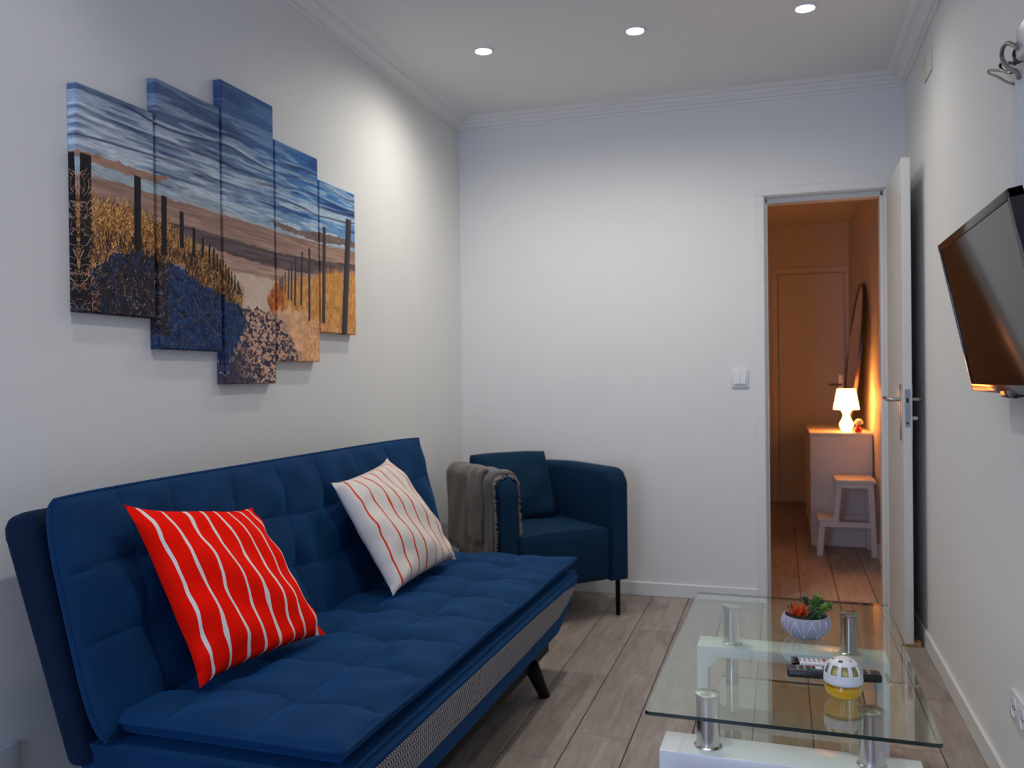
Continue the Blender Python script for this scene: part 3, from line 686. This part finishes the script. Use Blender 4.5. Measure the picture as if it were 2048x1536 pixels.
# throw over the left arm
thr = thing('throw_blanket', 'grey fleece throw with fringed edges draped over the armchair arm', 'blanket', org, CA)
prof = []
x0, x1, zt = -.012, ct+.012, cz1+.012
for z in np.linspace(.345, zt-.045, 16): prof.append((x0, z))
for k in range(1, 9): a = math.pi-math.pi/2*k/8; prof.append((x0+.045+.045*math.cos(a), zt-.045+.045*math.sin(a)))
for k in range(1, 9): a = math.pi/2-math.pi/2*k/8; prof.append((x1-.045+.045*math.cos(a), zt-.045+.045*math.sin(a)))
for z in np.linspace(zt-.045, .455, 10)[1:]: prof.append((x1, z))
NB = 40; bm = nb(); gr = []; B0, B1 = .028, .545
def tdrop(y): e = max(y, 0); return 0 if e >= .062 else (.062-math.sqrt(.062**2-(.062-e)**2))*.9
for i in range(NB+1):
    y = B0+(B1-B0)*i/NB; row = []
    for k, (x, z) in enumerate(prof):
        s = k/(len(prof)-1); out = -1 if x < ct/2 else 1
        fold = .008*math.exp(-((y-.19-.05*(1-s))/.016)**2)+.010*math.exp(-((y-.09)/.02)**2)+.007*math.exp(-((y-.34)/.03)**2)
        lowz = max(0, (zt-.05-z)/.35); fl = fold*.45*(.4+lowz)+.002*math.sin(y*40+z*16)
        dz = -tdrop(y) if z > .45 else -tdrop(y)*max(0, (z-.3)/.15)
        edgez = .012*math.sin(y*15+1)-.03*(1-(y-B0)/(B1-B0)) if k == 0 else 0
        px = x+(out*fl if z < zt-.02 else 0); pz = z+dz+edgez+(fl if z >= zt-.02 else 0)
        row.append(bm.verts.new((px, y+.012*math.sin(z*11)*(1 if i in (0,) else .4), pz)))
    gr.append(row)
for a, c in zip(gr, gr[1:]):
    for k in range(len(prof)-1): bm.faces.new((a[k], a[k+1], c[k+1], c[k]))
edge_front = [v.co.copy() for v in gr[0]]; edge_bot = [r_[0].co.copy() for r_ in gr]
bmesh.ops.recalc_face_normals(bm, faces=bm.faces)
th = obj('cloth', bm, M['throw'], thr, ang=80); md = th.modifiers.new('thickness', 'SOLIDIFY'); md.thickness = .014; md.offset = 0
# second, upper fold layer on the outer side
bm = nb(); g2 = []
for i in range(17):
    y = .115+(.265-.115)*i/16
    row = []
    for k in range(22):
        x, z = prof[k]; z = .40+(z-.345)*(zt-.40)/(zt-.345) if z < zt-.05 else z
        row.append(bm.verts.new((x-(.011+.003*math.sin(math.pi*i/16)+.002*math.sin(k*.7)), y+.008*math.sin(k*.5), z+(.010 if k > 17 else 0)+.006*math.sin(i*.6))))
    g2.append(row)
for a, c in zip(g2, g2[1:]):
    for k in range(21): bm.faces.new((a[k], a[k+1], c[k+1], c[k]))
f2 = obj('folded_layer', bm, M['throw'], thr, ang=80); md = f2.modifiers.new('thickness', 'SOLIDIFY'); md.thickness = .012; md.offset = 0
b = nb()
def strand(p, d, l):
    q = p+d*l+Vector((random.uniform(-1, 1), random.uniform(-1, 1), random.uniform(-1, 1)))*.006; mid = (p+q)/2+Vector((random.uniform(-1, 1), random.uniform(-1, 1), -.6))*.003
    tube(b, [p, mid, q], [.0032, .0026, .0012], 4)
for i in range(len(edge_front)-1):
    for _ in range(7):
        p = edge_front[i].lerp(edge_front[i+1], random.random()); strand(p, Vector((0, -1, -.5)).normalized(), random.uniform(.014, .030))
for i in range(len(edge_bot)-1):
    for _ in range(3):
        p = edge_bot[i].lerp(edge_bot[i+1], random.random()); strand(p, Vector((0, 0, -1)), random.uniform(.016, .034))
fr = obj('fringe', b, M['fringe'], thr); fr['kind'] = 'stuff'

# ------------------------------------------------------------------ coffee table
TH = .4341; TC = Vector((.0115, 2.3697, 0)); TR_ = -.0146
table = thing('coffee_table', 'glass-topped coffee table on two white gloss arches with steel posts', 'table', TC, TR_)
def slab(name, x, y0, y1, z0, z1, cr=.012):
    bm = nb(); poly = []
    for cx, cy, a0 in ((x-cr, y1-cr, 0), (-x+cr, y1-cr, 90), (-x+cr, y0+cr, 180), (x-cr, y0+cr, 270)):
        for k in range(5): a = R(a0+90*k/4); poly.append((cx+cr*math.cos(a), cy+cr*math.sin(a)))
    prism(bm, poly, 2, z0, z1)
    o = obj(name, bm, [M['glass'], M['glassedge']], table, ang=30)
    for p in o.data.polygons:
        if abs(p.normal.z) < .5: p.material_index = 1
    return o
slab('glass_top', .293, -.534, .534, TH-.008, TH)
slab('glass_shelf', .215, -.44, .50, .168, .174)
AZ = .303
def archy(y):
    h = .28; t_ = .033; c = .038
    poly = [(-h, 0), (-h, AZ), (h, AZ), (h, 0), (h-t_, 0), (h-t_, AZ-t_-c), (h-t_-c, AZ-t_), (-h+t_+c, AZ-t_), (-h+t_, AZ-t_-c), (-h+t_, 0)]
    return prism(nb(), poly, 1, y-.056, y+.056, .0025, 2)
YN, YFAR = -.362, .430
for y in (YN, YFAR):
    obj('arch', archy(y), M['lacq'], table)
    for x in (-.175, .175):
        p = obj('post', cyl(nb(), (x, y, AZ+.002), (x, y, TH-.016), .0265, seg=40), M['chrome'], table)
        obj('cap', cyl(nb(), (x, y, TH-.0165), (x, y, TH-.0085), .0285, seg=40, bev=.001), M['spun'], p)
        obj('base_ring', lathe(nb(), [(.032, AZ), (.032, AZ+.002), (.0285, AZ+.005), (.0265, AZ+.006)], 40, (x, y, 0)), M['chrome'], p)
        obj('shelf_post', cyl(nb(), (x, y, .1745), (x, y, AZ-.034), .020, seg=32), M['chrome'], table)

# ------------------------------------------------------------------ things on the table
# planter
pl_ = thing('succulent_planter', 'lavender-grey bowl with white line triangles holding red and green succulents', 'planter', (.059, 2.487, TH))
bp = [(.030, 0), (.040, .002), (.054, .013), (.0625, .026), (.0655, .038), (.064, .050), (.0595, .060), (.0565, .061), (.055, .058), (.058, .046), (.05, .040), (.0, .040)]
obj('bowl', lathe(nb(), bp, 48, capt=False), M['clay'], pl_, ang=60)
def bowl_pt(a, z):
    zs = [q[1] for q in bp[:7]]; rs = [q[0] for q in bp[:7]]; r = float(np.interp(z, zs, rs))+.0004; return (r*math.cos(a), r*math.sin(a), z)
b = nb(); nseg = 9
for k in range(nseg):
    a0 = 2*math.pi*k/nseg-.3; am = a0+math.pi/nseg; a1 = a0+2*math.pi/nseg
    for (aa, za), (ab, zb) in (((a0, .006), (am, .055)), ((am, .055), (a1, .006)), ((am, .055), (am, .004)), ((a0, .006), (a0, .057))):
        if k % 2 and (aa, za) == (am, .055) and ab == am: continue
        tube(b, [bowl_pt(aa+(ab-aa)*t_/8, za+(zb-za)*t_/8) for t_ in range(9)], .0007, 4)
obj('line_pattern', b, M['claywhite'], pl_)
obj('soil', cyl(nb(), (0, 0, .042), (0, 0, .049), .0555, seg=32), M['soil'], pl_)
def petal_bm(l, w_, t_, curl):
    bm = nb(); rings = []
    for k in range(6):
        s = k/5; wd_ = w_*math.sin(math.pi*(.18+.82*s))**.8*(1 if s < 1 else 0)+.0004; zc = curl*s*s
        rings.append([bm.verts.new(c) for c in ((0+l*s, -wd_, zc+.0006), (l*s, 0, zc-t_), (l*s, wd_, zc+.0006), (l*s, 0, zc+t_*.6))])
    for a, c in zip(rings, rings[1:]):
        for k in range(4): bm.faces.new((a[k], a[(k+1) % 4], c[(k+1) % 4], c[k]))
    bm.faces.new(rings[0][::-1]); bm.faces.new(rings[-1]); return bm
pm_ = None; rc = (-.018, -.024, .061)
for ring_, (n, el, ln_) in enumerate(((8, 24, .034), (7, 46, .036), (6, 64, .036), (4, 80, .034))):
    for k in range(n):
        if pm_ is None: o = obj('petal', petal_bm(.034, .0070, .0022, .004), M['petal'], pl_); pm_ = o
        else: o = pm_.copy(); COL.objects.link(o)
        s = ln_/.034; o.scale = (s, s, s)
        az = 2*math.pi*(k+.5*(ring_ % 2))/n+random.uniform(-.1, .1)
        o.rotation_euler = (0, -R(el+random.uniform(-6, 6)), az); o.location = (rc[0]+.004*math.cos(az), rc[1]+.004*math.sin(az), rc[2])
tip = obj('rosette_heart', lathe(nb(), [(.004, 0), (.006, .010), (.0045, .019), (.001, .026)], 10, rc), M['leaf'], pl_)
def sprig(basep, tipp, n, lr, m):
    b = nb(); p0, p1 = Vector(basep), Vector(tipp); mid = (p0+p1)/2+Vector((0, 0, .010))
    pts = smooth_path([p0, mid, p1], 8); tube(b, pts, .0012, 5)
    for k in range(n):
        s = (.12+.88*k/n); i = min(int(s*(len(pts)-1)), len(pts)-2); p = pts[i]; t_ = (pts[i+1]-pts[i]).normalized()
        az = k*2.4; x = t_.orthogonal().normalized(); y = t_.cross(x); d = (x*math.cos(az)+y*math.sin(az)+t_*.55).normalized()
        l = lr*(1.0-.45*abs(s-.5)); q = petal_bm(l, l*.24, l*.08, l*.15)
        rot = d.to_track_quat('X', 'Z').to_matrix().to_4x4(); q.transform(Matrix.Translation(p) @ rot); me = D.meshes.new('tmp'); q.to_mesh(me); q.free(); b.from_mesh(me); D.meshes.remove(me)
    o = obj('leafy_sprig', b, m, pl_); return o
for a in (((.012, .0, .048), (.032, .000, .112), 46, .017, M['leaf']), ((.022, -.006, .048), (.066, -.012, .092), 48, .017, M['leaf']), ((.008, .012, .048), (-.002, .020, .102), 36, .015, M['leafdark']),
          ((.024, -.020, .048), (.034, -.034, .070), 30, .014, M['leafdark']), ((-.034, .006, .048), (-.040, .002, .080), 30, .013, M['leafdark']), ((.02, .02, .048), (.046, .03, .088), 30, .015, M['leafdark']), ((.004, -.012, .048), (.020, -.020, .080), 26, .013, M['leafdark'])): sprig(*a)
# air freshener
af = thing('air_freshener', 'round air freshener with yellow liquid under a white slotted dome', 'air freshener', (.126, 2.036, TH))
obj('glass_bowl', lathe(nb(), [(.020, 0), (.028, .003), (.036, .012), (.0405, .024), (.0395, .034), (.037, .040)], 40), M['bowlglass'], af, ang=70)
obj('yellow_liquid', lathe(nb(), [(.0195, .0012), (.0275, .0042), (.0352, .0128), (.0394, .024), (.0390, .030), (.0385, .0305)], 40), M['liquid'], af, ang=50)
obj('membrane', lathe(nb(), [(.034, .043), (.0345, .052), (.031, .066), (.022, .078), (.008, .084)], 32), M['sleevegold'], af, ang=70)
bm = nb(); SEG, RNG_ = 80, 20; ringsd = []
for k in range(RNG_+1):
    if k <= 4: r, z = .0415+.0006*math.sin(k), .037+.0045*k
    else:
        a = (k-4)/(RNG_-4)*math.pi/2*.985; r, z = .0415*math.cos(a), .055+.037*math.sin(a)
    ringsd.append([bm.verts.new((r*math.cos(2*math.pi*j/SEG), r*math.sin(2*math.pi*j/SEG), z)) for j in range(SEG)])
for k in range(RNG_):
    for j in range(SEG):
        ph = j % 8
        if 5 <= k <= 10 and 2 <= ph <= 6: continue
        if 14 <= k <= 15 and 5 <= (j % 16) <= 10: continue
        bm.faces.new((ringsd[k][j], ringsd[k][(j+1) % SEG], ringsd[k+1][(j+1) % SEG], ringsd[k+1][j]))
bm.faces.new(ringsd[-1])
dome = obj('slotted_dome', bm, M['whiteplastic'], af, ang=50); md = dome.modifiers.new('wall', 'SOLIDIFY'); md.thickness = .0022; md.offset = -1
# remotes
def remote(name, loc, rot, l, w_, h, m, label, dark):
    t = thing(name, label, 'remote control', loc, rot, 'remote controls on the glass table')
    obj('body', box(nb(), (-l/2, -w_/2, 0), (l/2, w_/2, h), min(.006, h*.35), 3), m, t)
    b = nb()
    for i in range(11):
        for j in range(3):
            x = -l*.38+i*l*.075; y = (j-1)*w_*.27
            if abs(x+l*.16) < l*.09 and dark: continue
            box(b, (x-.0035, y-.003, h-.0005), (x+.0035, y+.003, h+.0012), .0008, 1)
    k = obj('keypad', b, M['greybtn'], t); k['kind'] = 'stuff'
    return t
t = remote('remote_control', (.112, 2.166, TH), R(3.5), .212, .044, .019, M['blackplastic'], 'long black remote control in front of the white remote', True)
for x, y, mm in ((-.048, .010, 'redbtn'), (-.050, -.002, 'greenbtn'), (-.044, -.012, 'bluebtn'), (-.034, -.014, 'bluebtn')):
    obj('button', box(nb(), (x-.004, y-.0035, .0186), (x+.004, y+.0035, .0205), .0008, 1), M[mm], t)
obj('label_tile', box(nb(), (-.040, -.006, .0188), (-.024, .014, .0198), .0005, 1), M['whiteplastic'], t)
t = remote('remote_control', (.094, 2.222, TH), R(4), .150, .040, .020, M['whiteplastic'], 'white remote control lying behind the black remote', False)
obj('end_cap', box(nb(), (-.077, -.0205, .003), (-.058, .0205, .0207), .003, 2), M['blackgloss'], t)
obj('end_cap', box(nb(), (.066, -.0205, .003), (.077, .0205, .0207), .003, 2), M['blackgloss'], t)
obj('power_button', cyl(nb(), (.0, .004, .0195), (.0, .004, .0216), .0055, seg=16), M['redbtn'], t)

# ------------------------------------------------------------------ television
tilt = math.atan2(.084, .402)
tv = thing('television', 'black wall-mounted flat television tilted down, switched off', 'television', (.500, 2.234, 1.107)); tv.rotation_euler = (0, -tilt, 0)
hw_, th_ = .382, .412
b = nb(); fz = .012
for lo, hi in (((0, -hw_, 0), (.028, hw_, .022)), ((0, -hw_, th_-.020), (.028, hw_, th_)), ((0, -hw_, 0), (.028, -hw_+.016, th_)), ((0, hw_-.016, 0), (.028, hw_, th_))): box(b, lo, hi, .002, 2)
obj('bezel', b, M['blackgloss'], tv)
obj('screen', box(nb(), (.003, -hw_+.012, .016), (.02, hw_-.012, th_-.014)), M['screen'], tv)
b = box(nb(), (.020, -hw_+.006, .006), (.034, hw_-.006, th_-.006), .004)
obj('rear_panel', b, M['blackplastic'], tv)
b = prism(nb(), [(.03, .04), (.072, .07), (.078, .12), (.075, .27), (.062, .33), (.03, .385)], 1, -.33, .33, .014, 3)
obj('rear_housing', b, M['blackplastic'], tv, ang=50)
obj('sensor_block', box(nb(), (-.002, -.06, -.010), (.03, .06, .010), .004), M['blackgloss'], tv)
obj('logo_badge', box(nb(), (-.0012, .10, .006), (.001, .118, .014)), M['greybtn'], tv)
b = box(nb(), (RR-.006, 2.18, 1.20), (RR, 2.29, 1.42), .002, 1); box(b, (.520, 2.21, 1.285), (RR-.003, 2.26, 1.335), .004, 1)
tag(obj('wall_bracket', b, M['blackmetal']), 'black steel bracket between television and wall', 'bracket')
# trunking, socket, plug and cables
tk = tag(obj('cable_trunking', box(nb(), (RR-.020, 2.325, 1.40), (RR, 2.430, 1.888), .002, 1), M['trim']), 'white vertical cable trunking on the wall behind the television', 'trunking')
b = nb()
for y in (2.345, 2.366, 2.388, 2.410): box(b, (RR-.0235, y-.0075, 1.40), (RR-.019, y+.0075, 1.887), .001, 1)
obj('ridge', b, M['trim'], tk)
sk = thing('socket_block', 'white socket block above the cable trunking', 'socket', (RR, 2.262, 1.925))
obj('housing', box(nb(), (-.042, -.05, -.032), (0, .045, .05), .012, 3), M['whiteplastic'], sk)
obj('socket_face', cyl(nb(), (-.024, .044, -.006), (-.024, .047, -.006), .016, seg=24), M['whiteplastic'], sk)
pg = thing('power_plug', 'black power plug in the side of the white socket block', 'plug', (RR-.026, 2.309, 1.916))
obj('flange', cyl(nb(), (0, 0, 0), (0, .010, 0), .021, .019, 24, .002), M['blackplastic'], pg)
obj('grip', cyl(nb(), (0, .009, 0), (0, .045, -.002), .013, .010, 20, .002), M['blackplastic'], pg)
obj('strain_relief', cyl(nb(), (0, .044, -.002), (0, .066, -.004), .007, .004, 16), M['blackplastic'], pg)
def cable(name, pts, r, m, label): return tag(obj(name, tube(nb(), smooth_path(pts, 10), r, 10), m), label, 'cable')
cable('cable', [(RR-.026, 2.373, 1.912), (RR-.030, 2.420, 1.932), (RR-.033, 2.470, 1.950), (RR-.034, 2.484, 1.945), (RR-.033, 2.46, 1.926), (RR-.031, 2.394, 1.899), (RR-.0295, 2.362, 1.893)], .0038, M['blackplastic'], 'black cable looping from the power plug into the trunking')
cable('cable', [(RR-.052, 2.240, 1.905), (RR-.052, 2.275, 1.926), (RR-.050, 2.345, 1.955), (RR-.046, 2.405, 1.962), (RR-.042, 2.425, 1.945), (RR-.040, 2.38, 1.908), (RR-.034, 2.330, 1.880), (RR-.030, 2.320, 1.86)], .0052, M['greycable'], 'thick grey cable arching over the black plug')
cable('cable', [(RR-.032, 2.39, 1.896), (RR-.034, 2.46, 1.925), (RR-.036, 2.55, 1.958), (RR-.038, 2.592, 1.972), (RR-.039, 2.585, 1.962), (RR-.038, 2.50, 1.925), (RR-.034, 2.41, 1.880), (RR-.0275, 2.385, 1.868)], .0030, M['greycable'], 'thin grey cable loop sticking out beside the trunking')
# small wall fittings
jb = tag(obj('junction_cover', box(nb(), (RR-.008, 3.722, 2.352), (RR, 3.885, 2.46), .003, 2), M['oldplastic']), 'yellowed blank cover plate high on the television wall', 'cover plate')
sw_ = thing('light_switch', 'white double rocker light switch beside the doorway', 'switch', (-.2010, YB, 1.1415))
obj('plate', box(nb(), (-.0415, -.010, -.0475), (.0415, 0, .0475), .004, 2), M['whiteplastic'], sw_)
for s in (-1, 1): obj('rocker', prism(nb(), [(-.009, -.030), (-.017, -.030), (-.0125, .030), (-.009, .030)], 0, min(s*.001, s*.029), max(s*.001, s*.029), .001, 1), M['whiteplastic'], sw_)
def socket(name, wx, nx, ys, y0, y1, z0, z1, label):
    t = thing(name, label, 'socket', (wx, (y0+y1)/2, (z0+z1)/2)); yc = (y0+y1)/2
    lo, hi = sorted((0, nx*.011))
    obj('plate', box(nb(), (lo, y0-yc, z0-(z0+z1)/2), (hi, y1-yc, z1-(z0+z1)/2), .004, 2), M['whiteplastic'], t)
    for y in ys:
        obj('outlet', lathe(nb(), [(.026, .0105), (.026, .0125), (.021, .013), (.020, .0115)], 28).verts and _rot(nx, y-yc), M['whiteplastic'], t)
        b = nb(); [cyl(b, (nx*.0105, y-yc+d, 0), (nx*.0122, y-yc+d, 0), .0028, seg=10) for d in (-.009, .009)]
        obj('pin_hole', b, M['darkgap'], t)
def _rot(nx, dy):
    b = lathe(nb(), [(.026, .0105), (.026, .0125), (.0215, .0130), (.0200, .0108)], 28)
    b.transform(Matrix.Translation((0, dy, 0)) @ Matrix.Rotation(R(90)*nx, 4, 'Y')); return b
socket('wall_socket', RR, -1, (2.494, 2.414), 2.372, 2.535, .245, .328, 'white double wall socket low on the television wall')
socket('wall_socket', RL, 1, (1.475,), 1.405, 1.546, .225, .325, 'white wall socket low beside the end of the sofa')

# ------------------------------------------------------------------ hall furniture
DY0, DY1, DXa, DXb, DH = 6.115, 7.35, .182, .573, .763
ds = thing('dresser', 'pale chest of drawers against the hall wall under the lamp', 'dresser', ((DXa+DXb)/2, (DY0+DY1)/2, 0)); dc = Vector(ds.location)
def dpart(name, bm, m): bm.transform(Matrix.Translation(-dc)); return obj(name, bm, m, ds)
dpart('carcass', box(nb(), (DXa+.020, DY0+.004, .06), (DXb, DY1-.004, DH-.018), .002, 1), M['dresser'])
dpart('side_panel', box(nb(), (DXa+.001, DY0, .0), (DXb, DY0+.020, DH-.020), .002, 1), M['dresser'])
dpart('side_panel', box(nb(), (DXa+.001, DY1-.020, .0), (DXb, DY1, DH-.020), .002, 1), M['dresser'])
dpart('top_board', box(nb(), (DXa-.004, DY0-.003, DH-.018), (DXb, DY1+.003, DH), .002, 1), M['dresser'])
dpart('plinth', box(nb(), (DXa+.045, DY0+.02, .0), (DXb, DY1-.02, .06)), M['dresser'])
for r in range(3):
    for c in range(2):
        y0 = DY0+.022+c*(DY1-DY0-.044)/2; y1 = y0+(DY1-DY0-.044)/2-.004; z0 = .065+r*.226
        dpart('drawer_front', box(nb(), (DXa-.0, y0, z0), (DXa+.018, y1, z0+.220), .002, 1), M['dresser'])
lz = DH
lp_ = thing('table_lamp', 'small glowing white table lamp on the hall dresser', 'lamp', (.418, 6.19, lz))
obj('base', lathe(nb(), [(.030, 0), (.036, .022), (.046, .050), (.044, .062), (.030, .085), (.022, .108), (.022, .120), (.030, .142), (.050, .160)], 32), M['lampbase'], lp_, ang=70)
b = lathe(nb(), [(.083, .155), (.058, .292)], 36, capb=False, capt=False); sh = obj('shade', b, M['shade'], lp_, ang=70); md = sh.modifiers.new('wall', 'SOLIDIFY'); md.thickness = .002
rb = thing('perfume_bottle', 'little red bottle with pale round stopper beside the lamp', 'bottle', (.487, 6.155, lz))
b = nb()
for k in range(5):
    a = 2*math.pi*k/5+.3; bmesh.ops.create_icosphere(b, subdivisions=2, radius=.013, matrix=Matrix.Translation((.016*math.cos(a), .016*math.sin(a), .016)) @ Matrix.Diagonal((1, 1, 1.25, 1)))
lathe(b, [(.018, 0), (.024, .006), (.022, .030), (.010, .044), (.008, .052)], 20)
obj('flask', b, M['red'], rb, ang=60)
obj('stopper', lathe(nb(), [(.008, .050), (.022, .056), (.027, .066), (.023, .080), (.012, .090), (.002, .092)], 24, (.006, 0, 0)), M['palecap'], rb, ang=70)
# leaning round mirror
mr = thing('round_mirror', 'large round mirror leaning on the wall above the dresser', 'mirror', (.452, 6.74, DH+.002)); mr.rotation_euler = (0, R(6.2), 0)
obj('mirror_glass', cyl(nb(), (-.004, 0, .53), (.006, 0, .53), .522, seg=72), M['mirror'], mr)
b = nb(); rt_ = [(-.010, .515), (-.010, .528), (.010, .530), (.010, .515)]; rg_ = []
for k in range(72):
    a = 2*math.pi*k/72; rg_.append([b.verts.new((x, r_*math.cos(a), .53+r_*math.sin(a))) for x, r_ in rt_])
for k in range(72):
    for j in range(4): b.faces.new((rg_[k][j], rg_[k][(j+1) % 4], rg_[(k+1) % 72][(j+1) % 4], rg_[(k+1) % 72][j]))
obj('rim', b, M['rim'], mr)
# step stool
st = thing('step_stool', 'white two-step wooden stool in front of the dresser', 'stool', (.39, 5.92, 0)); sc_ = Vector(st.location); S0, S1 = 5.762, 6.075
def stp(name, bm): 
    bm.transform(Matrix.Translation(-sc_)); return obj(name, bm, M['whitepaint'], st)
stp('top_step', box(nb(), (.318, S0-.008, .466), (.560, S1+.008, .488), .004, 2))
stp('lower_step', box(nb(), (.214, S0-.004, .221), (.335, S1+.004, .240), .003, 2))
for y in (S0, S1-.022):
    stp('leg', prism(nb(), [(.510, .466), (.545, .466), (.566, 0), (.530, 0)], 1, y, y+.022, .002, 1))
    stp('leg', prism(nb(), [(.329, .466), (.358, .466), (.339, .21), (.304, .21)], 1, y, y+.022, .002, 1))
    stp('leg', prism(nb(), [(.225, .221), (.260, .221), (.243, 0), (.205, 0)], 1, y, y+.022, .002, 1))
    stp('side_rail', box(nb(), (.226, y-.003, .187), (.552, y+.018, .2205), .002, 1))
    stp('top_rail', box(nb(), (.350, y+.001, .435), (.520, y+.020, .466), .002, 1))
b = nb()
for x, z in ((.345, .45), (.528, .45), (.245, .204), (.548, .204)): cyl(b, (x, S0-.005, z), (x, S0+.001, z), .004, seg=10)
sc_o = stp('screw_cap', b); sc_o['kind'] = 'stuff'
bpy.context.view_layer.update()
